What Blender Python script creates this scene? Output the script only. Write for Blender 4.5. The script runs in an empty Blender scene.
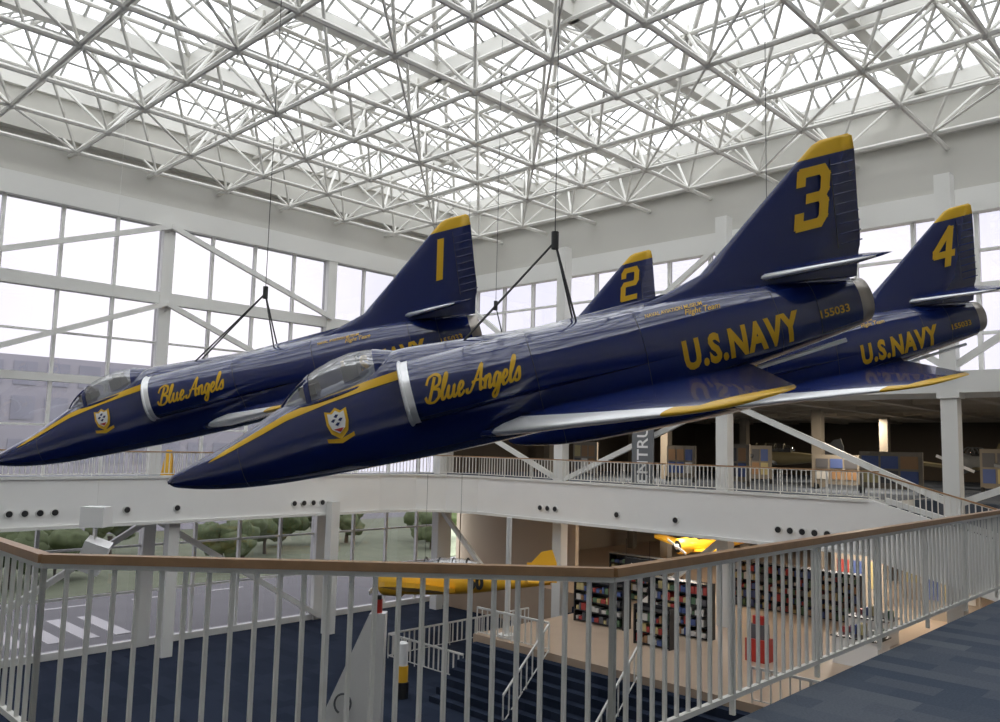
import bpy, bmesh, math, random
from mathutils import Vector, Matrix, Euler
random.seed(4)
D=bpy.data; SC=bpy.context.scene
SC.view_settings.view_transform='Standard'
SC.view_settings.exposure=0.42
# ---------------------------------------------------------------- room frame
CX,CY=-4.3,52.0
AX=(-.695,-.719); BX=(.719,-.695)
def W(a,b,z): return Vector((CX+a*AX[0]+b*BX[0], CY+a*AX[1]+b*BX[1], z))
# ---------------------------------------------------------------- materials
def mat(name,col,rough=.5,metal=0,coat=0,noise=0,nscale=5,emit=0,spec=.5):
    m=D.materials.new(name); m.use_nodes=True; nt=m.node_tree; p=nt.nodes['Principled BSDF']
    p.inputs['Base Color'].default_value=(*col,1); p.inputs['Roughness'].default_value=rough
    p.inputs['Metallic'].default_value=metal; p.inputs['Coat Weight'].default_value=coat
    p.inputs['Coat Roughness'].default_value=.03
    p.inputs['Specular IOR Level'].default_value=spec
    if noise:
        tc=nt.nodes.new('ShaderNodeTexCoord'); n=nt.nodes.new('ShaderNodeTexNoise'); n.inputs['Scale'].default_value=nscale
        n.inputs['Detail'].default_value=4
        r=nt.nodes.new('ShaderNodeMapRange'); r.inputs['To Min'].default_value=1-noise; r.inputs['To Max'].default_value=1+noise
        mx=nt.nodes.new('ShaderNodeVectorMath'); mx.operation='SCALE'; mx.inputs[0].default_value=col
        nt.links.new(tc.outputs['Object'],n.inputs['Vector']); nt.links.new(n.outputs['Fac'],r.inputs['Value'])
        nt.links.new(r.outputs['Result'],mx.inputs['Scale']); nt.links.new(mx.outputs['Vector'],p.inputs['Base Color'])
    return m
def glassmat(name,tint,gloss=.08,trans=0,grough=.02):
    m=D.materials.new(name); m.use_nodes=True; nt=m.node_tree; nt.nodes.clear()
    o=nt.nodes.new('ShaderNodeOutputMaterial'); t=nt.nodes.new('ShaderNodeBsdfTransparent'); g=nt.nodes.new('ShaderNodeBsdfGlossy')
    t.inputs['Color'].default_value=(*tint,1); g.inputs['Roughness'].default_value=grough
    mx=nt.nodes.new('ShaderNodeMixShader'); mx.inputs[0].default_value=gloss
    nt.links.new(t.outputs[0],mx.inputs[1]); nt.links.new(g.outputs[0],mx.inputs[2]); last=mx
    if trans:
        d=nt.nodes.new('ShaderNodeBsdfTranslucent'); d.inputs['Color'].default_value=(.95,.95,.95,1)
        m2=nt.nodes.new('ShaderNodeMixShader'); m2.inputs[0].default_value=trans
        nt.links.new(mx.outputs[0],m2.inputs[1]); nt.links.new(d.outputs[0],m2.inputs[2]); last=m2
    nt.links.new(last.outputs[0],o.inputs[0]); return m
def carpetmat(name,c1,c2,size,rot=44):
    m=D.materials.new(name); m.use_nodes=True; nt=m.node_tree; p=nt.nodes['Principled BSDF']; p.inputs['Roughness'].default_value=.95
    p.inputs['Specular IOR Level'].default_value=.1
    tc=nt.nodes.new('ShaderNodeTexCoord'); mp=nt.nodes.new('ShaderNodeMapping'); mp.inputs['Rotation'].default_value=(0,0,math.radians(rot))
    br=nt.nodes.new('ShaderNodeTexBrick'); br.inputs['Scale'].default_value=1/size; br.inputs['Mortar Size'].default_value=0
    br.inputs['Color1'].default_value=(*c1,1); br.inputs['Color2'].default_value=(*c2,1); br.inputs['Bias'].default_value=0
    br.inputs['Brick Width'].default_value=1.0; br.inputs['Row Height'].default_value=.5
    n=nt.nodes.new('ShaderNodeTexNoise'); n.inputs['Scale'].default_value=60
    mx=nt.nodes.new('ShaderNodeMix'); mx.data_type='RGBA'; mx.blend_type='MULTIPLY'; mx.inputs[0].default_value=.5
    nt.links.new(tc.outputs['Object'],mp.inputs[0]); nt.links.new(mp.outputs[0],br.inputs[0]); nt.links.new(tc.outputs['Object'],n.inputs[0])
    nt.links.new(br.outputs['Color'],mx.inputs[6]); nt.links.new(n.outputs['Fac'],mx.inputs[7]); nt.links.new(mx.outputs[2],p.inputs['Base Color'])
    return m
M={}
M['white']=mat('white_paint',(.74,.74,.71),.45)
M['steel']=mat('roof_steel_paint',(.72,.71,.67),.4)
M['skymull']=mat('skylight_bar_paint',(.42,.42,.40),.5)
M['cream']=mat('cream_wall',(.55,.54,.50),.8,noise=.05,nscale=.4)
M['fascia']=mat('fascia_white',(.84,.84,.82),.6,noise=.03,nscale=1)
M['rail']=mat('railing_paint',(.74,.73,.69),.4)
M['wood']=mat('handrail_oak',(.38,.225,.115),.35,noise=.25,nscale=12)
M['woodfloor']=mat('tan_floor',(.44,.335,.245),.35,noise=.08,nscale=1.5)
M['tan']=mat('tan_wall',(.48,.40,.31),.8)
M['carpet']=carpetmat('carpet_tile',(.08,.105,.15),(.17,.19,.225),.5)
M['carpet2']=carpetmat('carpet_dark',(.018,.027,.050),(.032,.044,.076),1.2)
M['blue']=mat('navy_gloss',(.006,.016,.105),.12,coat=1)
M['bluew']=mat('navy_wing',(.006,.016,.105),.26,coat=.3)
M['yellow']=mat('insignia_yellow',(.72,.43,.02),.3)
M['silver']=mat('polished_metal',(.90,.91,.93),.3,metal=.5)
M['whitep']=mat('white_gloss',(.86,.86,.85),.25)
M['exh']=mat('exhaust_metal',(.34,.31,.28),.35,metal=.9)
M['dark']=mat('void_shade_paint',(.012,.012,.014),.6)  # near-black faces paint the shade inside intakes, tailpipes and cowls
M['black']=mat('black',(.02,.02,.022),.4)
M['red']=mat('red',(.45,.03,.02),.4)
M['grey']=mat('grey',(.15,.16,.17),.6)
M['seat']=mat('seat_leather',(.3,.3,.31),.6)
M['hazeb']=mat('haze_tinted_facade',(.55,.54,.58),.8,noise=.15,nscale=.15)  # pale lavender colour imitates haze over the building outside
M['hazew']=mat('haze_tinted_windows',(.45,.46,.52),.4,noise=.25,nscale=.2)  # facade windows, haze mixed into their colour too
M['olive']=mat('olive_paint',(.20,.17,.09),.5)
M['hallceil']=mat('hall_ceiling',(.36,.30,.23),.9)
M['hallbeam']=mat('hall_beam',(.42,.36,.29),.8)
M['hallcol']=mat('hall_column_paint',(.24,.21,.17),.8)
M['hallwall']=mat('hall_wall',(.12,.10,.08),.9)
M['cable']=mat('cable_black',(.03,.03,.03),.5)
M['glass']=glassmat('window_glass',(.25,.243,.265),.06)
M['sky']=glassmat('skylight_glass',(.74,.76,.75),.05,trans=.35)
M['sky_shade']=glassmat('skylight_glass_painted_shade',(.40,.42,.41),.05,trans=.3)  # same glazing with a darker tint, painting shade onto some slopes
M['canopy']=glassmat('canopy_glass',(.80,.82,.84),.32)
M['asphalt']=mat('asphalt',(.24,.24,.24),.9,noise=.15,nscale=.6)
M['line']=mat('road_marking',(.7,.7,.68),.8)
M['leaf']=mat('leaves',(.14,.18,.08),.8,noise=.4,nscale=3)
M['bark']=mat('bark',(.14,.11,.08),.9)
M['grass']=mat('grass',(.22,.25,.16),.9,noise=.3,nscale=.8)
M['tray']=mat('aircraft_yellow',(.80,.45,.03),.35)
# ---------------------------------------------------------------- mesh builder
class MB:
    def __init__(s): s.v=[]; s.f=[]; s.m=[]; s.mats=[]; s.sm=[]
    def mi(s,k):
        if k not in s.mats: s.mats.append(k)
        return s.mats.index(k)
    def add(s,vs,fs,k,smooth=False):
        o=len(s.v); s.v+= [Vector(x) for x in vs]; i=s.mi(k)
        for f in fs: s.f.append([o+j for j in f]); s.m.append(i); s.sm.append(smooth)
    def hexa(s,c,k): s.add(c,[(0,3,2,1),(4,5,6,7),(0,1,5,4),(1,2,6,5),(2,3,7,6),(3,0,4,7)],k)
    def box(s,a0,a1,b0,b1,z0,z1,k):
        s.hexa([W(a0,b0,z0),W(a1,b0,z0),W(a1,b1,z0),W(a0,b1,z0),W(a0,b0,z1),W(a1,b0,z1),W(a1,b1,z1),W(a0,b1,z1)],k)
    def xbox(s,x0,x1,y0,y1,z0,z1,k):
        s.hexa([(x0,y0,z0),(x1,y0,z0),(x1,y1,z0),(x0,y1,z0),(x0,y0,z1),(x1,y0,z1),(x1,y1,z1),(x0,y1,z1)],k)
    def bar(s,p,q,w,h,k,up=(0,0,1)):
        p=Vector(p);q=Vector(q);d=(q-p).normalized(); up=Vector(up)
        if abs(d.dot(up))>.98: up=Vector((AX[0],AX[1],0))
        sd=d.cross(up).normalized(); u=sd.cross(d).normalized()
        c=[]
        for e in (p,q):
            for i,j in((-1,-1),(1,-1),(1,1),(-1,1)): c.append(e+sd*w/2*i+u*h/2*j)
        s.hexa(c,k)
    def tube(s,p,q,r,k,n=6,r2=None,cap=False):
        p=Vector(p);q=Vector(q);d=(q-p).normalized(); up=Vector((0,0,1)) if abs(d.z)<.95 else Vector((1,0,0))
        a=d.cross(up).normalized(); b=a.cross(d); r2=r if r2 is None else r2
        vs=[p+(a*math.cos(2*math.pi*i/n)+b*math.sin(2*math.pi*i/n))*r for i in range(n)]+[q+(a*math.cos(2*math.pi*i/n)+b*math.sin(2*math.pi*i/n))*r2 for i in range(n)]
        fs=[(i,(i+1)%n,n+(i+1)%n,n+i) for i in range(n)]
        s.add(vs,fs,k,n>6)
        if cap: s.add(vs,[list(range(n))[::-1],list(range(n,2*n))],k)
    def path(s,pts,r,k,n=6):
        for i in range(len(pts)-1): s.tube(pts[i],pts[i+1],r,k,n)
    def grid(s,rows,k,closed=False,smooth=True):
        n=len(rows[0]); vs=[p for r in rows for p in r]; fs=[]
        for i in range(len(rows)-1):
            for j in range(n if closed else n-1):
                j2=(j+1)%n; fs.append((i*n+j,i*n+j2,(i+1)*n+j2,(i+1)*n+j))
        s.add(vs,fs,k,smooth)
    def ball(s,c,r,k,n=8,m=6,sc=(1,1,1)):
        c=Vector(c)
        rows=[[c+Vector((r*sc[0]*math.sin(math.pi*i/m)*math.cos(2*math.pi*j/n),r*sc[1]*math.sin(math.pi*i/m)*math.sin(2*math.pi*j/n),r*sc[2]*math.cos(math.pi*i/m))) for j in range(n)] for i in range(m+1)]
        s.grid(rows,k,True)
    def mesh(s,name):
        me=D.meshes.new(name); me.from_pydata([tuple(v) for v in s.v],[],s.f)
        for k in s.mats: me.materials.append(M[k])
        me.polygons.foreach_set('material_index',s.m); me.polygons.foreach_set('use_smooth',s.sm); me.update()
        return me
    def obj(s,name,parent=None,world=False):
        me=s.mesh(name); bm=bmesh.new(); bm.from_mesh(me); bmesh.ops.recalc_face_normals(bm,faces=bm.faces[:]); bm.to_mesh(me); bm.free()
        o=D.objects.new(name,me); SC.collection.objects.link(o)
        if parent:
            o.parent=parent
            if world: o.matrix_parent_inverse=(Matrix.Translation(parent.location)@parent.rotation_euler.to_matrix().to_4x4()@Matrix.Diagonal((*parent.scale,1))).inverted()
        return o
def empty(name,loc=(0,0,0),rot=(0,0,0),sc=1):
    e=D.objects.new(name,None); SC.collection.objects.link(e); e.location=loc; e.rotation_euler=rot; e.scale=(sc,)*3; return e
def inst(me,name,parent):
    o=D.objects.new(name,me); SC.collection.objects.link(o); o.parent=parent; return o
def textmesh(s,size,bold=0.0,shear=0,spacing=1.0,cut=.12):
    c=D.curves.new('t','FONT'); c.body=s; c.size=size; c.offset=bold; c.shear=shear; c.space_character=spacing; c.resolution_u=3
    o=D.objects.new('t',c); SC.collection.objects.link(o); bpy.context.view_layer.update()
    dg=bpy.context.evaluated_depsgraph_get(); me=D.meshes.new_from_object(o.evaluated_get(dg)); D.objects.remove(o)
    bm=bmesh.new(); bm.from_mesh(me)
    xs=[v.co.x for v in bm.verts]; ys=[v.co.y for v in bm.verts]
    if cut:
        for ax,(lo,hi) in ((0,(min(xs),max(xs))),(1,(min(ys),max(ys)))):
            t=lo+cut
            while t<hi:
                co=(t,0,0) if ax==0 else (0,t,0); no=(1,0,0) if ax==0 else (0,1,0)
                bmesh.ops.bisect_plane(bm,geom=bm.verts[:]+bm.edges[:]+bm.faces[:],plane_co=co,plane_no=no); t+=cut
    vs=[v.co.copy() for v in bm.verts]; bm.verts.index_update(); fs=[[v.index for v in f.verts] for f in bm.faces]; bm.free(); D.meshes.remove(me)
    return vs,fs,min(xs),max(xs),min(ys),max(ys)
# ---- brush-script lettering as stroked curves
GL={'B':([[(.36,.98),(.26,.5),(.14,.02)],[(-.12,.72),(.0,.98),(.35,1.08),(.68,.95),(.66,.66),(.32,.53),(.68,.44),(.72,.16),(.42,-.03),(.04,.04),(-.12,.25)]],.85),
'l':([[(-.04,.12),(.2,.55),(.3,.92),(.2,1.02),(.1,.65),(.07,.15),(.18,.0),(.34,.14)]],.36),
'u':([[(-.02,.15),(.1,.5),(.07,.15),(.2,0),(.36,.15),(.44,.5),(.41,.15),(.52,0),(.66,.14)]],.67),
'e':([[(-.02,.15),(.25,.28),(.32,.45),(.18,.54),(.05,.28),(.14,.0),(.3,.02),(.44,.16)]],.46),
'A':([[(-.15,.2),(-.12,.03),(.08,.05),(.35,.5),(.66,1.06),(.66,.5),(.70,.04),(.84,.1)],[(.12,.38),(.45,.44),(.9,.4)]],.9),
'n':([[(-.03,.3),(.1,.5),(.08,.25),(.06,0)],[(.08,.28),(.25,.53),(.36,.4),(.34,.1),(.43,0),(.56,.14)]],.57),
'g':([[(.38,.44),(.2,.54),(.05,.3),(.1,.03),(.25,.06),(.4,.48),(.36,-.15),(.2,-.45),(.05,-.3),(.3,-.02),(.52,.14)]],.54),
's':([[(-.02,.15),(.2,.52),(.28,.3),(.28,.08),(.12,0),(.0,.1)]],.34)}
def crom(pts,k=5):
    P=[Vector((x,y,0)) for x,y in pts]; P=[P[0]*2-P[1]]+P+[P[-1]*2-P[-2]]; o=[]
    for i in range(1,len(P)-2):
        for j in range(k):
            t=j/k; o.append(.5*((2*P[i])+(-P[i-1]+P[i+1])*t+(2*P[i-1]-5*P[i]+4*P[i+1]-P[i+2])*t*t+(-P[i-1]+3*P[i]-3*P[i+1]+P[i+2])*t**3))
    o.append(P[-2]); return o
def script_strokes(txt):
    x=0; out=[]
    for ch in txt:
        if ch==' ': x+=.28; continue
        st,w=GL[ch]
        for p in st: out.append([v+Vector((x,0,0)) for v in crom(p)])
        x+=w
    return out,x
# ================================================================ JET AIRCRAFT
ST=[(0,.03,-.03,.03,0),(.06,.08,-.085,.08,0),(.16,.12,-.13,.12,0),(.5,.215,-.235,.225,0),(1.0,.34,-.35,.335,.0),(1.6,.56,-.44,.44,.04),(2.1,.74,-.49,.5,.08),
(2.8,.84,-.54,.55,.1),(3.4,.95,-.58,.58,.12),(3.8,1.12,-.61,.6,.14),(4.6,1.08,-.65,.62,.15),(5.6,.98,-.68,.62,.14),(6.8,.88,-.69,.62,.12),
(8,.83,-.65,.6,.1),(9,.78,-.56,.54,.1),(10,.67,-.46,.47,.09),(10.8,.55,-.38,.41,.07),(11.2,.47,-.33,.37,.06)]
TE=11.1
def stn(s):
    s=max(0,min(11.2,s)); i=0
    while i<len(ST)-2 and s>ST[i+1][0]: i+=1
    p0=ST[max(i-1,0)];p1=ST[i];p2=ST[i+1];p3=ST[min(i+2,len(ST)-1)]
    h=p2[0]-p1[0]; t=(s-p1[0])/h; r=[]
    for k in range(1,5):
        m1=(p2[k]-p0[k])/max(p2[0]-p0[0],1e-6)*h; m2=(p3[k]-p1[k])/max(p3[0]-p1[0],1e-6)*h
        r.append((2*t**3-3*t*t+1)*p1[k]+(t**3-2*t*t+t)*m1+(-2*t**3+3*t*t)*p2[k]+(t**3-t*t)*m2)
    return r
def ss(x): x=max(0,min(1,x)); return x*x*(3-2*x)
def fus(s,z):
    zt,zb,w,zc=stn(s); h=(zt-zc) if z>zc else (zc-zb); n=2.1 if z>zc else 2.4
    q=abs(z-zc)/max(h,1e-4)
    return w*max(0,1-q**n)**(1/n) if q<1 else 0
S0=3.95
def bump(s,z):
    if s<S0: return 0
    k=1-ss((s-5.0)/3.6); q=(z-.46)/.47
    return .33*k*math.sqrt(max(0,1-abs(q)**2.6)) if abs(q)<1 else 0
def side(s,z): return fus(s,z)+bump(s,z)
def build_jet():
    P={}
    b=MB(); rows=[]; N=40
    ss_=[0,.02,.04,.07,.12,.2,.3,.4]+[.5+.15*i for i in range(72)]
    ss_=[x for x in ss_ if x<TE]+[TE]
    for s in ss_:
        zt,zb,w,zc=stn(s); r=[]
        for j in range(N):
            a=2*math.pi*j/N; cz=math.sin(a); cy=math.cos(a); n=2.1 if cz>0 else 2.4
            y=w*math.copysign(abs(cy)**(2/n),cy); h=(zt-zc) if cz>0 else (zc-zb)
            z=zc+h*math.copysign(abs(cz)**(2/n),cz); r.append((s,y,z))
        rows.append(r)
    b.grid(rows,'blue',True); b.add([(s-.012,y,z) for s,y,z in rows[0]],[list(range(N))],'blue')
    for sg in(-1,1):
        rows=[]
        for i in range(36):
            s=S0+4.6*i/35; rows.append([(s,sg*(fus(s,z)+bump(s,z)-.003),z) for z in [.46+.47*math.sin(math.pi/2*(j/12-1)) for j in range(25)]])
        b.grid(rows,'blue')
        zz=[.46+.47*math.sin(math.pi/2*(j/12-1)) for j in range(25)]
        out=[Vector((S0,sg*side(S0+.001,z),z)) for z in zz]; inn=[Vector((S0+.02,sg*(fus(S0,z)-.02),z)) for z in zz]
        b.grid([out,inn],'dark')
        b.path(out,.03,'silver',8)
        rows=[]
        for q in(0,.13):
            rows.append([Vector((S0+q,sg*(side(S0+q+.001,z)+.008),z)) for z in zz])
        b.grid(rows,'silver')
    rows=[]
    for s,r in((TE-.05,.385),(TE+.06,.36),(TE+.22,.33),(TE+.22,.30),(TE-.02,.28)):
        rows.append([(s,r*math.cos(2*math.pi*j/24),.065+r*1.05*math.sin(2*math.pi*j/24)) for j in range(24)])
    b.grid(rows[:4],'exh',True); b.grid(rows[3:],'dark',True)
    b.add([(TE+.01,.29*math.cos(2*math.pi*j/24),.065+.30*math.sin(2*math.pi*j/24)) for j in range(24)],[list(range(24))],'dark')
    b.tube((8.6,0,-.62),(10.9,0,-.5),.035,'silver',8); 
    P['fuselage']=b.mesh('fuselage')
    b=MB(); pts=[(.75,.17,.004),(1.0,.245,.03),(1.6,.41,.042),(2.1,.55,.048),(2.8,.66,.055),(3.4,.72,.06),(3.93,.76,.065)]
    for sg in(-1,1):
        rows=[]
        for i in range(45):
            s=.75+3.18*i/44; j=0
            while j<len(pts)-2 and s>pts[j+1][0]: j+=1
            t=(s-pts[j][0])/(pts[j+1][0]-pts[j][0]); zc=pts[j][1]*(1-t)+pts[j+1][1]*t; w=pts[j][2]*(1-t)+pts[j+1][2]*t
            rows.append([(s,sg*(fus(s,zc+w*q)+.012),zc+w*q) for q in(-1,-.5,0,.5,1)])
        b.grid(rows,'yellow')
    P['stripe']=b.mesh('stripe')
    # canopy
    cz=[(1.98,.70,.10),(2.15,.86,.24),(2.35,1.0,.31),(2.6,1.13,.35),(2.9,1.22,.37),(3.2,1.26,.37),(3.5,1.24,.35),(3.8,1.15,.30),(3.95,1.09,.2)]
    def cs(s):
        j=0
        while j<len(cz)-2 and s>cz[j+1][0]: j+=1
        t=(s-cz[j][0])/(cz[j+1][0]-cz[j][0]); return [cz[j][k]*(1-t)+cz[j+1][k]*t for k in(1,2)]
    def arc(s,g=0,n=16):
        h,w=cs(s); zs=.60+.09*(s-2); return [Vector((s,(w+g)*math.cos(math.pi*i/n),zs+(h+g-zs)*math.sin(math.pi*i/n)**.8)) for i in range(n+1)]
    b=MB(); b.grid([arc(1.98+1.97*i/24) for i in range(25)],'canopy'); P['canopy_glass']=b.mesh('canopy_glass')
    b=MB()
    for s,wd in((2.48,.04),(3.62,.05)): b.grid([arc(s-wd,.012),arc(s+wd,.012)],'blue')
    for sg in(0,16):
        b.path([arc(1.98+1.97*i/24,.01)[sg] for i in range(25)],.03,'blue')
    b.grid([arc(3.66+.29*i/6,.008) for i in range(7)],'blue')
    for i in(5,11): b.path([arc(2.0+.48*k/5,.008)[i] for k in range(6)],.018,'blue')
    b.xbox(3.05,3.3,-.2,.2,.8,1.08,'seat'); b.xbox(3.12,3.3,-.12,.12,1.05,1.19,'seat'); b.xbox(2.35,2.6,-.24,.24,.78,.93,'black')
    P['canopy_frame']=b.mesh('canopy_frame')
    prof=[(1,0),(.7,.45),(.45,.85),(.25,1),(.12,.85),(.05,.6),(.015,.33),(0,0)]
    prof=prof+[(x,-t) for x,t in prof[-2::-1]][:-1]
    def surf(secs,mats,name,vert=False):
        b=MB(); n=len(prof)
        rings=[]
        for y,z,l,t,th in secs:
            r=[]
            for x,q in prof:
                if vert: r.append((l+(t-l)*x, q*th/2, z))
                else: r.append((l+(t-l)*x, y, z+q*th/2))
            rings.append(r)
        for i in range(len(rings)-1):
            for j in range(n):
                j2=(j+1)%n; xm=(prof[j][0]+prof[j2][0])/2
                b.add([rings[i][j],rings[i][j2],rings[i+1][j2],rings[i+1][j]],[(0,1,2,3)],mats(i,xm,prof[j][1]+prof[j2][1]),True)
        b.add(rings[-1],[list(range(n))],mats(len(rings)-2,.5,0))
        me=b.mesh(name); bm=bmesh.new(); bm.from_mesh(me); bmesh.ops.remove_doubles(bm,verts=bm.verts[:],dist=.0005); bmesh.ops.recalc_face_normals(bm,faces=bm.faces[:]); bm.to_mesh(me); bm.free(); return me
    for sg,nm in((-1,'port'),(1,'starboard')):
        secs=[(sg*y,-.43+.033*(y-.3),l,t,th) for y,l,t,th in((.2,4.6,9.2,.32),(.7,5.05,9.12,.31),(1.0,5.25,9.06,.29),(2.0,5.95,8.86,.22),(3.45,7.0,8.56,.13),(3.78,7.25,8.5,.10),(4.0,7.5,8.44,.08),(4.14,7.9,8.36,.03))]
        P['wing_'+nm]=surf(secs,lambda i,x,u:'yellow' if i>=4 and (x<.13 or i>=5) else ('silver' if x<.13 and i>=1 else 'bluew'),'wing_'+nm)
        secs=[(sg*y,.80-.03*y,l,t,th) for y,l,t,th in((.1,9.75,11.3,.17),(.5,10.05,11.3,.15),(1.3,10.6,11.2,.10),(1.5,10.9,11.15,.04))]
        P['tailplane_'+nm]=surf(secs,lambda i,x,u:'silver' if x<.04 else 'bluew','tailplane_'+nm)
    secs=[(0,z,l,t,th) for z,l,t,th in((.45,7.4,11.3,.34),(.80,7.5,11.4,.30),(.92,8.2,11.46,.24),(1.08,8.85,11.5,.2),(1.5,9.46,11.56,.17),(2.1,10.3,11.66,.13),(2.42,10.76,11.71,.11),(2.62,11.05,11.72,.08),(2.67,11.2,11.66,.03))]
    P['fin']=surf(secs,lambda i,x,u:'yellow' if i>=6 else 'bluew','fin',True)
    b=MB()
    for sg in(-1,1):
        for i in range(9):
            z=1.0+.155*i; b.tube((11.12+.1*(z-1),sg*.07,z),(11.5+.1*(z-1),sg*.03,z),.012,'bluew',6)
        b.tube((11.08,sg*.062,.95),(11.27,sg*.045,2.35),.006,'black',6)
    P['rudder_ribs']=b.mesh('rudder_ribs')
    def decal(b,txt,size,s0,z0,slope,bold,shear,k,width=None,off=.014,spacing=1.0,fn=side):
        vs,fs,x0,x1,y0,y1=textmesh(txt,size,bold,shear,spacing)
        sc=(width/(x1-x0)) if width else 1
        for sg in(-1,1):
            o=[]
            for v in vs:
                tx=(v.x-x0)*sc; ty=v.y; s=s0+tx if sg<0 else s0+(x1-x0)*sc-tx
                tt=(s-s0); z=z0+ty+slope*tt
                o.append((s,sg*(fn(s,z)+off),z))
            b.add(o,fs,k)
    b=MB()
    decal(b,'U.S.NAVY',.60,8.15,-.25,.012,.028,.05,'yellow',width=1.9,spacing=1.12)
    decal(b,'155033',.17,10.4,-.02,0,.003,0,'yellow',width=.48)
    decal(b,'NAVAL AVIATION MUSEUM',.075,7.75,.66,-.02,.001,.2,'yellow',off=.018)
    decal(b,'Flight Team',.12,8.35,.55,-.03,.001,.4,'yellow',off=.018)
    strokes,wd=script_strokes('Blue Angels'); H=.35; wid=1.40
    for sg in(-1,1):
        for st in strokes:
            rows=[]; n=len(st)
            for i,p in enumerate(st):
                d=(st[min(i+1,n-1)]-st[max(i-1,0)]).normalized(); nn=Vector((-d.y,d.x,0)); hw=.045+.05*abs(d.y)*(1 if d.y<0 else .6)
                r=[]
                for q in(-1,0,1):
                    v=p+nn*hw*q; x=(v.x/wd*wid)+.32*v.y*H; y=v.y*H
                    s=4.25+x if sg<0 else 4.25+wid-x; z=.27+y; r.append((s,sg*(side(s,z)+.013),z))
                rows.append(r)
            b.grid(rows,'yellow',smooth=False)
        def poly(pts,k,off):
            vs=[Vector((s,sg*(side(s,z)+off),z)) for s,z in pts]; b.add(vs,[list(range(len(vs)))],k)
        c=(2.86,.29)
        sh=[(-.17,.2),(-.08,.17),(0,.23),(.08,.17),(.17,.2),(.17,.0),(.13,-.14),(0,-.25),(-.13,-.14),(-.17,0)]
        poly([(c[0]+x,c[1]+z) for x,z in sh],'yellow',.03)
        poly([(c[0]+x*.76,c[1]+.02+z*.72) for x,z in sh],'whitep',.04)
        for dx,dz in((0,.09),(-.055,.03),(.055,.03),(0,-.03)):
            poly([(c[0]+dx-.04,c[1]+dz+.01),(c[0]+dx,c[1]+dz-.015),(c[0]+dx+.04,c[1]+dz+.03),(c[0]+dx,c[1]+dz+.04)],'blue',.048)
        poly([(c[0]-.08,c[1]-.08),(c[0]+.08,c[1]-.08),(c[0]+.02,c[1]-.14)],'red',.048)
        rb=[(c[0]-.21,c[1]-.26),(c[0],c[1]-.31),(c[0]+.21,c[1]-.24),(c[0]+.21,c[1]-.18),(c[0],c[1]-.24),(c[0]-.21,c[1]-.20)]
        poly(rb,'yellow',.035)
    P['markings']=b.mesh('markings')
    b=MB()
    for s in(1.25,5.9,7.6,9.75,10.4):
        for sg in(-1,1):
            zt,zb,w,zc=stn(s)
            b.path([Vector((s,sg*(side(s,z)-.001),z)) for z in [zb+.03+(zt-zb-.06)*j/24 for j in range(25)]],.005,'black',4)
    P['panel_lines']=b.mesh('panel_lines')
    return P
JP=build_jet()
NUM={'3':[[(.0,.80),(.0,1.0),(.85,1.0),(1.0,.88),(1.0,.62),(.88,.5),(.35,.5)],[(.88,.5),(1.0,.38),(1.0,.12),(.85,0),(0,0),(0,.2)]],
'2':[[(.0,.78),(.0,.9),(.12,1),(.88,1),(1,.88),(1,.6),(.88,.5),(.12,.5),(0,.4),(0,0),(1,0)]],
'1':[[(.5,0),(.5,1)]],
'4':[[(.78,0),(.78,1),(.0,.42),(.0,.3),(1.05,.3)]]}
def numbermesh(ch):
    b=MB(); hh=.80; ww=.40; t=.15
    for sg in(-1,1):
        for pl in NUM[ch]:
            for i in range(len(pl)-1):
                p=Vector((pl[i][0]*ww,pl[i][1]*hh,0)); q=Vector((pl[i+1][0]*ww,pl[i+1][1]*hh,0)); d=(q-p).normalized(); n=Vector((-d.y,d.x,0))
                e=t*.30
                cs=[p-d*e-n*t/2,q+d*e-n*t/2,q+d*e+n*t/2,p-d*e+n*t/2]
                off=.095+.0008*i
                b.add([(10.52+(c.x if sg<0 else ww-c.x)+.30*c.y,sg*off,1.42+c.y) for c in cs],[(0,1,2,3)],'yellow')
    return b.mesh('number')
ALPHA=15.9; BANK=9.0
EYE=1.75
def jet(ch,nose,alpha=ALPHA,bank=BANK,yaw=0):
    e=empty('jet_aircraft',nose,(math.radians(bank),math.radians(-alpha),math.radians(yaw)))
    for k,me in JP.items(): inst(me,k,e)
    inst(numbermesh(ch),'fin_number',e)
    mw=Euler(e.rotation_euler).to_matrix(); n=Vector(nose)
    ring=n+Vector((5.93,-.1,3.95))
    b=MB()
    for y in(-.18,.18):
        b.tube(n+mw@Vector((4.95,y,.98)),ring,.018,'cable'); b.tube(n+mw@Vector((6.75,y,.82)),ring,.018,'cable')
    b.tube(ring-Vector((0,0,.12)),ring+Vector((0,0,.16)),.06,'cable',8)
    b.tube(ring,(ring.x,ring.y,14.4),.009,'cable')
    b.obj('hanging_cable',e,True)
    return e
jet('1',(-11.3,18.5,EYE-.63),16.4)
jet('2',(-6.1,24.6,EYE+.25))
jet('3',(-5.10,12.9,EYE-.69))
jet('4',(.25,18.9,EYE+.12))
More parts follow.
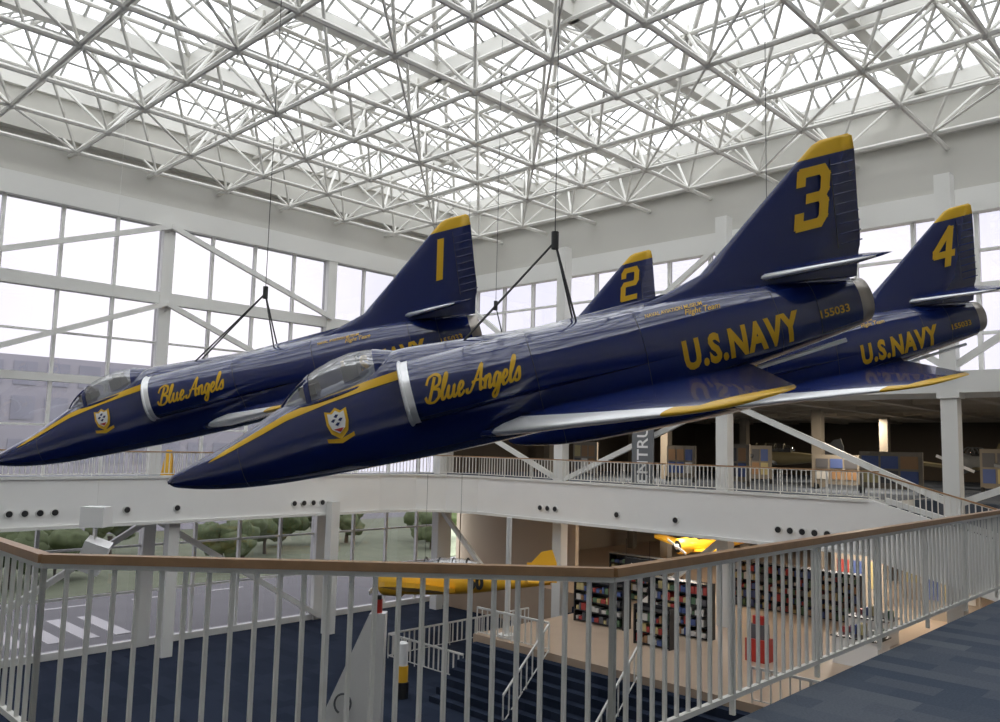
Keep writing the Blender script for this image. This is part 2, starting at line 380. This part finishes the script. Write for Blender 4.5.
# ================================================================ BUILDING
ZLO=-7.9; ZW=-5.8; ZT=17.2
b=MB(); b.box(-32,44,-1,60,ZLO-.3,ZLO,'carpet2'); b.obj('floor')
b=MB(); b.box(-32,10.5,15,46,ZLO+.01,ZW,'woodfloor'); b.box(-32,0,.5,15,ZLO+.01,ZW,'woodfloor')
b.obj('floor_hall')
b=MB()
for i in range(7): b.box(10.5+.35*i,10.5+.35*(i+1),15.2,27,ZLO+.01,ZW-.27*(i+1),'carpet2')
for i in range(7): b.box(.0+.35*i,.35*(i+1),12.2,14.9,ZLO+.01,ZW-.27*(i+1),'carpet2')
STEPS=b.obj('entrance_steps')
def prism(pts,z0,z1,ktop,kside):
    n=len(pts); top=[W(a,bb,z1) for a,bb in pts]; bot=[W(a,bb,z0) for a,bb in pts]
    b.add(top,[list(range(n))],ktop); b.add(bot,[list(range(n))],kside)
    for i in range(n):
        j=(i+1)%n; b.add([bot[i],bot[j],top[j],top[i]],[(0,1,2,3)],kside)
b=MB()
prism([(32.85,3),(32.85,34.06),(30.5,36.5),(5,36.5),(-1.4,36.5),(-1.4,46),(42,46),(42,3)],-1.2,0,'carpet','fascia')
b.obj('floor_gallery')
b=MB()
prism([(32.8,.25),(32.8,3.0),(6.2,3.0),(4.0,3.5),(2.7,4.6),(2.0,6.5),(2.0,28.0),(-31.5,28.0),(-31.5,.25)],-1.2,0,'carpet','fascia')
b.obj('floor_balcony')
b=MB(); b.box(-31.5,-1.6,28.01,46,-1.2,-.01,'carpet'); b.obj('floor_upper_hall')
b=MB()
edge=[(32.8,3.0),(6.2,3.0),(4.0,3.5),(2.7,4.6),(2.0,6.5),(2.0,28.0)]
for i in range(len(edge)-1):
    p=edge[i];q=edge[i+1]
    b.bar(W(p[0]+.06,p[1]+.06,-1.0),W(q[0]+.06,q[1]+.06,-1.0),.14,2.0,'fascia')
    b.bar(W(p[0]+.1,p[1]+.1,.03),W(q[0]+.1,q[1]+.1,.03),.2,.12,'white')
    b.bar(W(p[0]+.1,p[1]+.1,-1.95),W(q[0]+.1,q[1]+.1,-1.95),.24,.14,'white')
b.obj('trim_1')
b=MB()
def spot(c,nrm):
    n=Vector(nrm); b.tube(c,c+n*.06,.17,'white',14,cap=True); b.tube(c+n*.05,c+n*.075,.125,'black',14,cap=True)
for a0,n in((24.3,4),(11.6,4),(17.6,1),(19.8,1)):
    for i in range(n): spot(W(a0-i*.55,3.13,-1.35),(BX[0],BX[1],0))
for b0,n in((11.2,3),(24.0,5),(16,1),(19.2,1)):
    for i in range(n): spot(W(2.13,b0+i*.5,-1.35),(AX[0],AX[1],0))
b.obj('fascia_spotlights')
ST_E=empty('staircase')
b=MB()
sl=-.27
for i in range(24):
    b0=28+.4*i; z=sl*.4*(i+1)
    b.box(1.5,3.2,b0,b0+.4,z-.35,z,'carpet2')
for a0 in(1.4,3.2):
    q=[W(a0,28,.15),W(a0,37.6,.15+sl*9.6),W(a0,37.6,-1.6+sl*9.6),W(a0,28,-2.0)]
    q2=[W(a0+.15,28,.15),W(a0+.15,37.6,.15+sl*9.6),W(a0+.15,37.6,-1.6+sl*9.6),W(a0+.15,28,-2.0)]
    b.hexa(q+q2,'fascia')
b.obj('flight',ST_E)
def railing(name,pts,h=1.05,sp=.14,wood='wood',zb=.1,bw=.022,rw=.07,rh=.05,post=1.9,parent=None):
    b=MB()
    for i in range(len(pts)-1):
        p=W(*pts[i]);q=W(*pts[i+1]); L=(q-p).length; n=max(1,round(L/sp)); up=Vector((0,0,1))
        b.bar(p+up*h,q+up*h,rw,rh,wood); b.bar(p+up*(h-rh*.5-.015),q+up*(h-rh*.5-.015),rw*.6,.03,'rail')
        b.bar(p+up*zb,q+up*zb,.035,.035,'rail')
        np_=max(1,round(L/post))
        for j in range(n+1):
            c=p.lerp(q,j/n); b.bar(c+up*zb,c+up*(h-.03),bw,bw,'rail')
        for j in range(np_+1):
            c=p.lerp(q,j/np_); b.bar(c+up*(-.02 if zb<.3 else 0),c+up*(h-.03),.036,.026,'rail')
    return b.obj(name,parent)
railing('balcony_railing',[(32.75,4,0),(32.75,34.06,0),(30.5,36.4,0),(-1.2,36.4,0)],sp=.135,post=1.35)
railing('balcony_railing',[(32.6,3.05,.08)]+[(p[0]+.08,p[1]+.08,.08) for p in edge[1:-1]]+[(2.08,27.95,.08)],sp=.2,bw=.035)
railing('handrail',[(3.27,28,.12),(3.27,37.6,.12+sl*9.6)],sp=.2,bw=.035,parent=ST_E)
railing('lower_railing',[(10.4,15.1,ZW),(10.4,18.9,ZW)],wood='rail',sp=.3,bw=.04)
railing('lower_railing',[(1,9.5,ZLO+.1),(10.4,9.5,ZLO+.1),(10.4,15,ZLO+.1)],wood='rail',sp=.3,bw=.05)
railing('handrail',[(10.5,19,ZW),(12.9,19,ZLO)],wood='rail',sp=.4,bw=.04,parent=STEPS)
railing('handrail',[(10.5,23,ZW),(12.9,23,ZLO)],wood='rail',sp=.4,bw=.04,parent=STEPS)
railing('lower_railing',[(10.4,27,ZW),(10.4,40,ZW)],wood='rail',sp=.3,bw=.04)
# left curtain wall
posts=[-1.5,8.0,17.5,27.0,36.5,42]
b=MB()
for a in posts:
    b.box(a-.28,a+.28,-.25,.3,ZLO,13.0,'white')
for z0,z1,t in((12.0,13.0,.35),(8.2,8.75,.25),(4.1,4.45,.2),(-.9,0,.2),(ZLO,ZLO+.3,.2)):
    b.box(-1.5,42,-t,t,z0,z1,'white')
b.obj('wall_left_frame')
b=MB()
for i in range(len(posts)-1):
    a0,a1=posts[i],posts[i+1]; n=max(1,round((a1-a0)/2.37))
    for j in range(1,n):
        a=a0+(a1-a0)*j/n; b.box(a-.07,a+.07,-.1,.1,ZLO,12,'white')
for z in(6.3,2.2,-3.3,-5.4): b.box(-1.5,42,-.06,.06,z-.05,z+.05,'white')
b.obj('window_mullions')
b=MB()
for i,(a0,a1) in enumerate(((8,17.5),(17.5,27),(27,36.5))):
    for z0,z1 in((8.7,12.0),(4.4,8.2)):
        if i%2==0: p,q=W(a0,.45,z0),W(a1,.45,z1)
        else: p,q=W(a0,.45,z1),W(a1,.45,z0)
        b.bar(p,q,.2,.24,'white')
    p,q=(W(a0,.45,ZLO+.2),W(a1,.45,-2.0)) if i%2==0 else (W(a0,.45,-2.0),W(a1,.45,ZLO+.2))
    b.bar(p,q,.2,.26,'white')
b.obj('wall_left_bracing')
for i in range(len(posts)-1):
    b=MB(); b.add([W(posts[i],0,ZLO),W(posts[i+1],0,ZLO),W(posts[i+1],0,12.2),W(posts[i],0,12.2)],[(0,1,2,3)],'glass'); b.obj('window_%d'%(i+1))
b=MB(); b.box(-1.9,42.4,-.4,0,13.0,ZT+.6,'cream'); b.box(-1.5,42,0,.5,14.9,15.5,'cream'); b.obj('wall_left')
# back wall
b=MB()
b.box(-1.9,-1.5,-.4,46.4,11.5,ZT+.6,'cream'); b.box(-1.9,-1.5,0,46.4,4.1,5.0,'white')
b.box(-1.5,-1.0,0,46,14.9,15.5,'cream')
b.box(-1.6,-1.1,0,46,11.4,12.4,'white'); b.box(-1.65,-1.35,0,46,8.2,8.6,'white'); b.box(-1.5,1.3,-.1,46,4.1,4.9,'white')
b.obj('wall_back')
cols=[2.2,11.6,21.0,30.2,39.8]
b=MB()
for i in range(21):
    bb=.1+2.35*i; 
    if bb<46: b.box(-1.62,-1.4,bb-.08,bb+.08,5,11.4,'white')
for z in(6.6,9.9): b.box(-1.58,-1.44,0,46,z-.06,z+.06,'white')
b.obj('window_mullions')
b=MB(); b.add([W(-1.52,0,5),W(-1.52,46,5),W(-1.52,46,11.4),W(-1.52,0,11.4)],[(0,1,2,3)],'glass'); b.obj('window_6')
for c in cols:
    b=MB(); b.box(.75,1.3,c-.28,c+.28,ZLO+.0,12.4,'white'); b.box(.65,1.4,c-.38,c+.38,3.9,4.1,'white'); b.obj('support_column')
b=MB()
for (b0,b1,k) in((2.2,11.6,1),(11.6,21,0),(21,30.2,1),(30.2,39.8,0)):
    z=((0,4.0),(5,11.3))
    for z0,z1 in z:
        p,q=(W(1.0,b0,z1),W(1.0,b1,z0)) if k else (W(1.0,b0,z0),W(1.0,b1,z1))
        b.bar(p,q,.2,.24,'white')
    if b0<20:
        p,q=(W(1.0,b0,-2),W(1.0,(b0+b1)/2,ZW)) if k else (W(1.0,(b0+b1)/2,ZW),W(1.0,b1,-2))
        b.bar(p,q,.2,.24,'white')
b.obj('wall_back_bracing')
b=MB(); b.tube(W(9.9,16.3,ZW),W(9.9,16.3,-1.1),.11,'white',12,cap=True); b.tube(W(9.9,16.3,ZW),W(9.9,16.3,ZW+.12),.35,'white',16,cap=True); b.obj('slender_column')  # slender white support column, ends free at the top
for a,bb in((9.5,3.5),(17.5,2.6),(27,2.6)):
    b=MB(); b.box(a-.25,a+.25,bb-.25,bb+.25,ZLO,-1.3,'white'); b.obj('support_column')
b=MB(); b.box(42,42.4,-.4,60,ZLO,ZT+.6,'cream'); b.obj('wall_near')
b=MB(); b.box(-1.5,42,46,46.4,ZLO,ZT+.6,'cream'); b.obj('wall_right')
b=MB(); b.box(-32,-1.9,0,46,4.5,4.9,'hallceil')
for i in range(12): b.box(-31,-1.9,2+4*i-.2,2+4*i+.2,4.1,4.5,'hallbeam')
for i in range(8): b.box(-4-3.7*i-.15,-4-3.7*i+.15,0,46,4.2,4.5,'hallbeam')
b.obj('ceiling_hall')
b=MB(); b.box(-32.4,-32,-1,46.4,ZLO,4.9,'hallwall'); b.box(-32,-1.9,45.9,46.3,ZLO,4.9,'hallwall'); b.box(-32,-1.9,-.4,0,-1,4.9,'hallwall'); b.obj('wall_hall')
b=MB(); b.box(-3.2,-2.9,0,9.5,ZLO,-1.2,'tan'); b.box(-32,-2.9,-.4,-.1,ZLO,-1.2,'tan'); b.obj('wall_lower_tan')
b=MB()
for a in(-9,-19):
    for bb in cols: b.box(a-.25,a+.25,bb-.25,bb+.25,ZW,4.1,'hallcol')
b.obj('hall_columns')
# ---------------------------------------------------------------- roof
b=MB(); mod=7.2; A0,B0=-1.5,0.0; nA,nB=6,6
for i in range(nA+1): b.box(A0+mod*i-.22,A0+mod*i+.22,0,B0+mod*nB+3,ZT-.35,ZT+.25,'steel')
for j in range(nB+1): b.box(A0,A0+mod*nA,B0+mod*j-.22,B0+mod*j+.22,ZT-.35,ZT+.25,'steel')
b.box(41.7,42,0,46,ZT-.3,ZT,'steel'); b.box(-1.5,42,43.2,46.2,ZT,ZT+.3,'cream')
CEIL=b.obj('ceiling')
g=MB(); m=MB()
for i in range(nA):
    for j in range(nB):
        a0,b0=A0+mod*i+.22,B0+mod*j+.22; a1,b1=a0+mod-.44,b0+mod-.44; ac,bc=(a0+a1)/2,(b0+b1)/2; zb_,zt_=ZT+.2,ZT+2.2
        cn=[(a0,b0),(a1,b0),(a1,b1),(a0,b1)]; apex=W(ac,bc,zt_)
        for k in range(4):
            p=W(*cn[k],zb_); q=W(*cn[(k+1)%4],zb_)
            g.add([p,q,apex],[(0,1,2)],'sky' if k in(1,2) else 'sky_shade')
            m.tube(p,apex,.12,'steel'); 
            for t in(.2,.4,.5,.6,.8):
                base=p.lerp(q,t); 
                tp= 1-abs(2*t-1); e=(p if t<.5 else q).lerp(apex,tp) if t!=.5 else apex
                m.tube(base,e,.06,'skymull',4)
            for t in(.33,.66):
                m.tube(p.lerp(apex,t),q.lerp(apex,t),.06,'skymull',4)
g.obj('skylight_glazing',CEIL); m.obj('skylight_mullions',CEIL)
b=MB(); md=3.6; zb_,zt_=14.3,16.7; nb=12
bot={};top={}
for i in range(nb):
    for j in range(nb+1):
        bot[i,j]=W(.6+md*i,1.2+md*j-.3,zb_)
for i in range(nb+1):
    for j in range(nb+2):
        top[i,j]=W(.6+md*(i-.5),.9+md*(j-.5),zt_)
for (i,j),p in bot.items():
    if (i+1,j) in bot: b.tube(p,bot[i+1,j],.095,'steel')
    if (i,j+1) in bot: b.tube(p,bot[i,j+1],.095,'steel')
    if (i+1,j+1) in bot and (i+j)%2==0: b.tube(p,bot[i+1,j+1],.05,'steel')
    for di in(0,1):
        for dj in(0,1):
            b.tube(p,top[i+di,j+dj],.065,'steel')
    b.ball(p,.17,'steel',8,5)
for (i,j),p in top.items():
    if (i+1,j) in top: b.tube(p,top[i+1,j],.085,'steel')
    if (i,j+1) in top: b.tube(p,top[i,j+1],.085,'steel')
    b.tube(p,p+Vector((0,0,.35)),.06,'steel')
for i in range(nb):
    b.tube(bot[i,0],W(.6+md*i,0,zb_),.10,'steel')
for j in range(nb+1):
    b.tube(bot[0,j],W(-1.5,.9+md*j,zb_),.10,'steel')
b.obj('space_frame_roof')
# ---------------------------------------------------------------- propeller aircraft
def prop_plane(loc,rotz,kb,kw,sc=1,rot=(0,0),txt=None,name='propeller_aircraft',gear=True):
    e=empty(name,loc,(rot[0],rot[1],rotz),sc)
    b=MB(); st=[(0,.55),(.15,.68),(1.1,.72),(1.2,.62),(2.5,.62),(4.5,.55),(6.5,.32),(8.4,.1)]
    rows=[[(s,r*.85*math.cos(t*math.pi/10),.1*s/8+r*math.sin(t*math.pi/10)) for t in range(20)] for s,r in st]
    b.grid(rows,kb,True); b.add(rows[0],[list(range(20))],'dark')
    b.ball((2.2+1.3,0,.75),1,'canopy',12,8,(1.7,.38,.42)); 
    for s in(2.3,3,3.7,4.4): b.path([Vector((s,.37*math.cos(t*math.pi/8),.72+.43*math.sin(t*math.pi/8))) for t in range(9)],.035,'black' if kb=='tray' else kb)
    b.xbox(2.1,4.9,-.3,.3,.5,.85,'black')
    for sg in(-1,1):
        def pl(pts,z0,z1,k,th=.1):
            n=len(pts); v=[(x,sg*y,z0+(z1-z0)*abs(y)/6+th) for x,y in pts]+[(x,sg*y,z0+(z1-z0)*abs(y)/6) for x,y in pts]
            b.add(v,[list(range(n)),list(range(n,2*n))]+[(i,(i+1)%n,n+(i+1)%n,n+i) for i in range(n)],k)
        pl([(1.5,0),(3.9,0),(3.7,5.5),(3.3,6.2),(2.6,6.1),(2.1,5.5)],-.5,.1,kw,.2)
        pl([(7.2,0),(8.5,0),(8.4,1.8),(7.8,2)],.15,.15,kw,.08)
        if gear:
            b.tube((2.3,sg*1.5,-.4),(2.2,sg*1.5,-1.5),.08,'silver'); b.tube((2.2,sg*1.4,-1.55),(2.2,sg*1.6,-1.55),.35,'black',14,cap=True)
    b.xbox(7.3,8.7,-.05,.05,.1,1.0,kw); b.add([(7.5,-.05,1),(8.7,-.05,1),(8.5,-.05,1.6),(8.0,-.05,1.5),(7.5,.05,1),(8.7,.05,1),(8.5,.05,1.6),(8.0,.05,1.5)],[(0,1,2,3),(4,5,6,7),(0,3,7,4),(1,2,6,5),(2,3,7,6)],kw)
    b.ball((-.1,0,0),.22,'silver'); 
    for t in(.4,.4+math.pi): b.bar((-.1,0,0),(-.1,1.3*math.cos(t),1.3*math.sin(t)),.05,.2,'silver')
    b.obj('airframe',e)
    if txt:
        vs,fs,x0,x1,y0,y1=textmesh(txt,.8,.05,0,1,0); b=MB()
        b.add([(4.6+v.x*.9,-.60,v.y-.22) for v in vs],fs,'black' if kb!='grey' else 'whitep'); b.obj('lettering',e)
    return e
T=prop_plane((-5.55,41.0,-4.95),math.radians(-14),'tray','tray',1.0,(-.10,-.04),txt='50',name='trainer_aircraft',gear=False)
b=MB()
for x,y in((-3.4,40.6),(-1.7,40.1)): b.tube((x,y,-4.3),(x,y,14.3),.01,'cable')
b.obj('hanging_cable',T,True)
prop_plane(W(-4,15.5,-3.3),math.radians(30),'tray','tray',.6,gear=False,name='trainer_aircraft')
prop_plane(W(-5.5,31.5,1.3),math.radians(10),'grey','grey',.7,txt='WR',name='patrol_aircraft')
prop_plane(W(-14,13,1.4),math.radians(-30),'olive','grey',.8,name='fighter_aircraft')
prop_plane(W(-15,26,1.4),math.radians(40),'grey','olive',.8,name='fighter_aircraft')
cols_=[(.42,.06,.05),(.08,.12,.30),(.5,.42,.2),(.62,.60,.56),(.10,.18,.10),(.35,.20,.10),(.10,.10,.11)]
for i,c in enumerate(cols_): M['g%d'%i]=mat('goods_%d'%i,c,.6)
for (a,b0,b1,h) in((5.0,16,18.6,2.0),(4.0,19.2,22.0,2.2),(6.5,20.2,21.8,1.5),(-1,13.5,16.5,2.2),(-4,18,25,2.2)):
    b=MB(); b.box(a-.3,a-.26,b0,b1,ZW,ZW+h,'black')
    n=int(h/.42)
    for k in range(n+1): b.box(a-.28,a+.28,b0,b1,ZW+.05+k*.42,ZW+.09+k*.42,'black')
    for q in(b0,b1): b.box(a-.28,a+.28,q-.03,q+.03,ZW,ZW+h,'black')
    for k in range(n):
        t=b0+.08
        while t<b1-.2:
            w=random.uniform(.08,.25); hh=random.uniform(.12,.32); b.box(a-.2,a+.24,t,t+w,ZW+.09+k*.42,ZW+.09+k*.42+hh,'g%d'%random.randrange(7)); t+=w+.03
    b.obj('shop_shelf')
b=MB(); b.box(5.2,5.8,24.4,25.2,ZW,ZW+.8,'red'); b.box(5.3,5.7,24.5,25.1,ZW+.8,ZW+1.3,'g6'); b.box(5.4,5.6,24.6,25.0,ZW+1.3,ZW+1.6,'red'); b.obj('souvenir_rack')
for (a,bb) in((-1,26.5),(3,27.5),(-6,30)):
    b=MB(); b.box(a-.6,a+.6,bb-.8,bb+.8,ZW,ZW+.95,'whitep'); b.box(a-.65,a+.65,bb-.85,bb+.85,ZW+.95,ZW+1.0,'black')
    for k in range(5): b.box(a-.4,a-.1,bb-.7+.3*k,bb-.5+.3*k,ZW+1,ZW+1.2+.1*(k%3),'g%d'%k)
    b.obj('display_counter')
# exhibit panels standing in the upper hall and lower hall
random.seed(21)
for i,(a,bb) in enumerate(((-5,8.5),(-6,14.5),(-4.5,18.5),(-7,22.8),(-5,26),(-10,17),(-12,29),(-9,33))):
    e=empty('exhibit_panel'); b=MB(); w=random.uniform(1.6,2.8); h=random.uniform(1.7,2.3)
    b.box(a-.06,a+.06,bb-w/2,bb+w/2,.25,h,'hallcol'); 
    for q in(-w/2+.1,w/2-.1): b.box(a-.25,a+.25,bb+q-.04,bb+q+.04,0,.3,'black')
    for r in range(2):
        for c in range(3):
            y0=bb-w/2+.12+c*(w-.2)/3; b.box(a+.06,a+.08,y0,y0+(w-.2)/3-.1,.5+r*(h-.6)/2,.4+(r+1)*(h-.6)/2,'g%d'%random.choice((1,2,3,5,5,6)))
    b.obj('panel',e)
for i,(a,bb) in enumerate(((-9,23),(-8,27.5),(-13,25),(-10,31))):
    b=MB(); w=2.4; b.box(a-.1,a+.1,bb-w/2,bb+w/2,ZW,ZW+2.6,'hallbeam')
    for c in range(3): b.box(a+.1,a+.13,bb-w/2+.15+.75*c,bb-w/2+.75+.75*c,ZW+.9,ZW+2.2,'g%d'%((i+c)%7))
    b.obj('exhibit_panel')
def sign(name,a,bb,z0,z1,w,txt,vert=False,kb='black',kt='whitep',size=.5):
    e=empty(name); b=MB(); b.box(a-.03,a+.03,bb-w/2,bb+w/2,z0,z1,kb)
    for q in(-w/2+.05,w/2-.05): b.tube(W(a,bb+q,z1),W(a,bb+q,z1+.8),.01,'cable')
    b.obj('panel',e)
    vs,fs,x0,x1,y0,y1=textmesh(txt,size,.01,0,1,0); b=MB(); o=[]
    for v in vs:
        tx=v.x-(x0+x1)/2; ty=v.y-(y0+y1)/2
        if vert: tx,ty=-ty,tx
        o.append(W(a+.045,bb+tx,(z0+z1)/2+ty))
    b.add(o,fs,kt); b.obj('lettering',e)
sign('hanging_banner',1.8,17.2,.1,3.9,1.2,'ENTRUST',True,'grey','whitep',.85)
sign('hanging_sign',4.5,18.8,-3.8,-2.9,1.3,'A-6',False,'black','whitep',.7)
e=empty('display_pylon'); b=MB()
b.hexa([(-5.1,15.6,ZLO),(-2.1,15.6,ZLO),(-2.1,16.4,ZLO),(-5.1,16.4,ZLO),(-2.34,15.85,-1.45),(-2.04,15.85,-1.45),(-2.04,16.15,-1.45),(-2.34,16.15,-1.45)],'whitep')
b.tube((-2.22,16,-1.45),(-2.22,16,-1.2),.1,'red',12,cap=True); b.xbox(-2.28,-2.14,15.92,16.08,-1.2,-1.12,'black'); b.obj('pylon_body',e)
b=MB(); c=Vector((-2.75,15.74,-3.05)); pts=[c+Vector((.15*math.sin(t*.3),-.03-.039*.18*math.cos(t*.3),.18*math.cos(t*.3))) for t in range(-9,10)]; b.path(pts,.02,'grey'); b.obj('emblem',e)
b=MB(); x,y=-3.45,32.5
b.tube((x,y,ZLO),(x,y,ZLO+.6),.26,'black',16,cap=True); b.tube((x,y,ZLO+.6),(x,y,ZLO+1.2),.22,'tray',16,cap=True); b.tube((x,y,ZLO+1.2),(x,y,ZLO+2.0),.2,'whitep',16,cap=True); b.ball((x,y,ZLO+2.0),.2,'whitep',16,8,(1,1,.5)); b.obj('stanchion')
e=empty('hanging_projector'); b=MB(); px,py=-12.0,25.0
b.xbox(px-.35,px+.35,py-.3,py+.3,-.95,-.35,'whitep'); b.tube((px,py,-.35),(px,py,14.3),.006,'white'); b.tube((px,py,-.95),(px,py,-1.5),.03,'whitep'); b.obj('projector_box',e)
bb=MB(); bb.xbox(-.35,.35,-.3,.3,-.45,.45,'whitep'); bb.tube((0,-.3,0),(0,-.42,0),.16,'black',14,cap=True); o=bb.obj('projector_head',e); o.location=(px,py,-1.8); o.rotation_euler=(.2,.35,.3)
b=MB(); p=W(17.6,2.0,0)
for sg in(-1,1): b.hexa([p+Vector((-.25,sg*.25,.0)),p+Vector((.25,sg*.25,.0)),p+Vector((.25,sg*.22,.0)),p+Vector((-.25,sg*.22,.0)),p+Vector((-.12,sg*.02,1.2)),p+Vector((.12,sg*.02,1.2)),p+Vector((.12,0,1.2)),p+Vector((-.12,0,1.2))],'tray')
b.obj('wet_floor_sign')
# ---------------------------------------------------------------- outside
b=MB(); b.xbox(-200,150,-60,220,-8.9,-8.3,'asphalt')
b.obj('ground')
b=MB(); b.box(-60,120,-49,-16,-8.3,-8.2,'grass'); b.obj('lawn')
b=MB()
for i in range(7): b.box(16+1.6*i,16.8+1.6*i,-10,-4.5,-8.3,-8.27,'line')
for i in range(10): b.box(5+5*i,7.5+5*i,-13.3,-13,-8.3,-8.27,'line')
b.box(-10,60,-2.2,-2,-8.3,-8.27,'line'); b.obj('road_markings')
random.seed(9)
for i in range(26):
    a=-26+3.6*i; bb=-20-random.uniform(0,14); r=random.uniform(1.6,2.6)
    t=MB(); base=W(a,bb,-8.2); t.tube(base,base+Vector((0,0,1.6)),.2,'bark',8,r2=.12)
    for k in range(9):
        c=base+Vector((random.uniform(-1,1)*r*.7,random.uniform(-1,1)*r*.7,1.5+random.uniform(0,r*.9))); t.ball(c,r*random.uniform(.4,.6),'leaf',9,7,(1,1,.8))
    o=t.obj('tree'); tx=D.textures.get('n') or D.textures.new('n','CLOUDS'); tx.noise_scale=.8
    md_=o.modifiers.new('s','SUBSURF'); md_.levels=1; md_.render_levels=1; d_=o.modifiers.new('d','DISPLACE'); d_.texture=tx; d_.strength=.9
b=MB(); b.box(-30,72,-62,-50,-8.3,9.5,'hazeb')
for i in range(34):
    for z in(-1,3.2,6.6): b.box(-28+3*i,-25.9+3*i,-49.95,-49.9,z,z+2.3,'hazew')
b.obj('neighbouring_building')
# ---------------------------------------------------------------- light
w=D.worlds.new('World'); SC.world=w; w.use_nodes=True; nt=w.node_tree; bg=nt.nodes['Background']
tc=nt.nodes.new('ShaderNodeTexCoord'); n=nt.nodes.new('ShaderNodeTexNoise'); n.inputs['Scale'].default_value=3; n.inputs['Detail'].default_value=5
cr=nt.nodes.new('ShaderNodeValToRGB'); cr.color_ramp.elements[0].color=(.72,.74,.82,1); cr.color_ramp.elements[1].color=(1,.99,.98,1); cr.color_ramp.elements[0].position=.3; cr.color_ramp.elements[1].position=.7
nt.links.new(tc.outputs['Generated'],n.inputs[0]); nt.links.new(n.outputs['Fac'],cr.inputs[0]); nt.links.new(cr.outputs[0],bg.inputs[0]); bg.inputs[1].default_value=3.5
def area(name,loc,size,power,rot=(0,0,0),col=(1,1,1)):
    l=D.lights.new(name,'AREA'); l.energy=power; l.size=size; l.color=col; o=D.objects.new(name,l); SC.collection.objects.link(o); o.location=loc; o.rotation_euler=rot
for i,(a,bb) in enumerate(((-6,12),(-6,24),(-6,36),(-18,20),(-18,34))):
    area('hall_light',W(a,bb,4.0),1.2,400,col=(1,.86,.68))
for i,(a,bb) in enumerate(((-4,16),(-6,24),(-10,34),(-14,19))):
    area('hall_light',W(a,bb,-1.4),1.6,330,col=(1,.92,.82))  # added lights that brighten the lower hall, no fixtures modelled
# ---------------------------------------------------------------- camera
cam=D.cameras.new('Camera'); cam.sensor_width=36; cam.lens=29.52; cam.clip_end=500
co=D.objects.new('Camera',cam); SC.collection.objects.link(co); SC.camera=co
pitch=math.atan(85/820); roll=math.radians(1.4)
co.matrix_world=Matrix.Translation((0,0,EYE))@Matrix.Rotation(math.pi/2+pitch,4,'X')@Matrix.Rotation(roll,4,'Z')
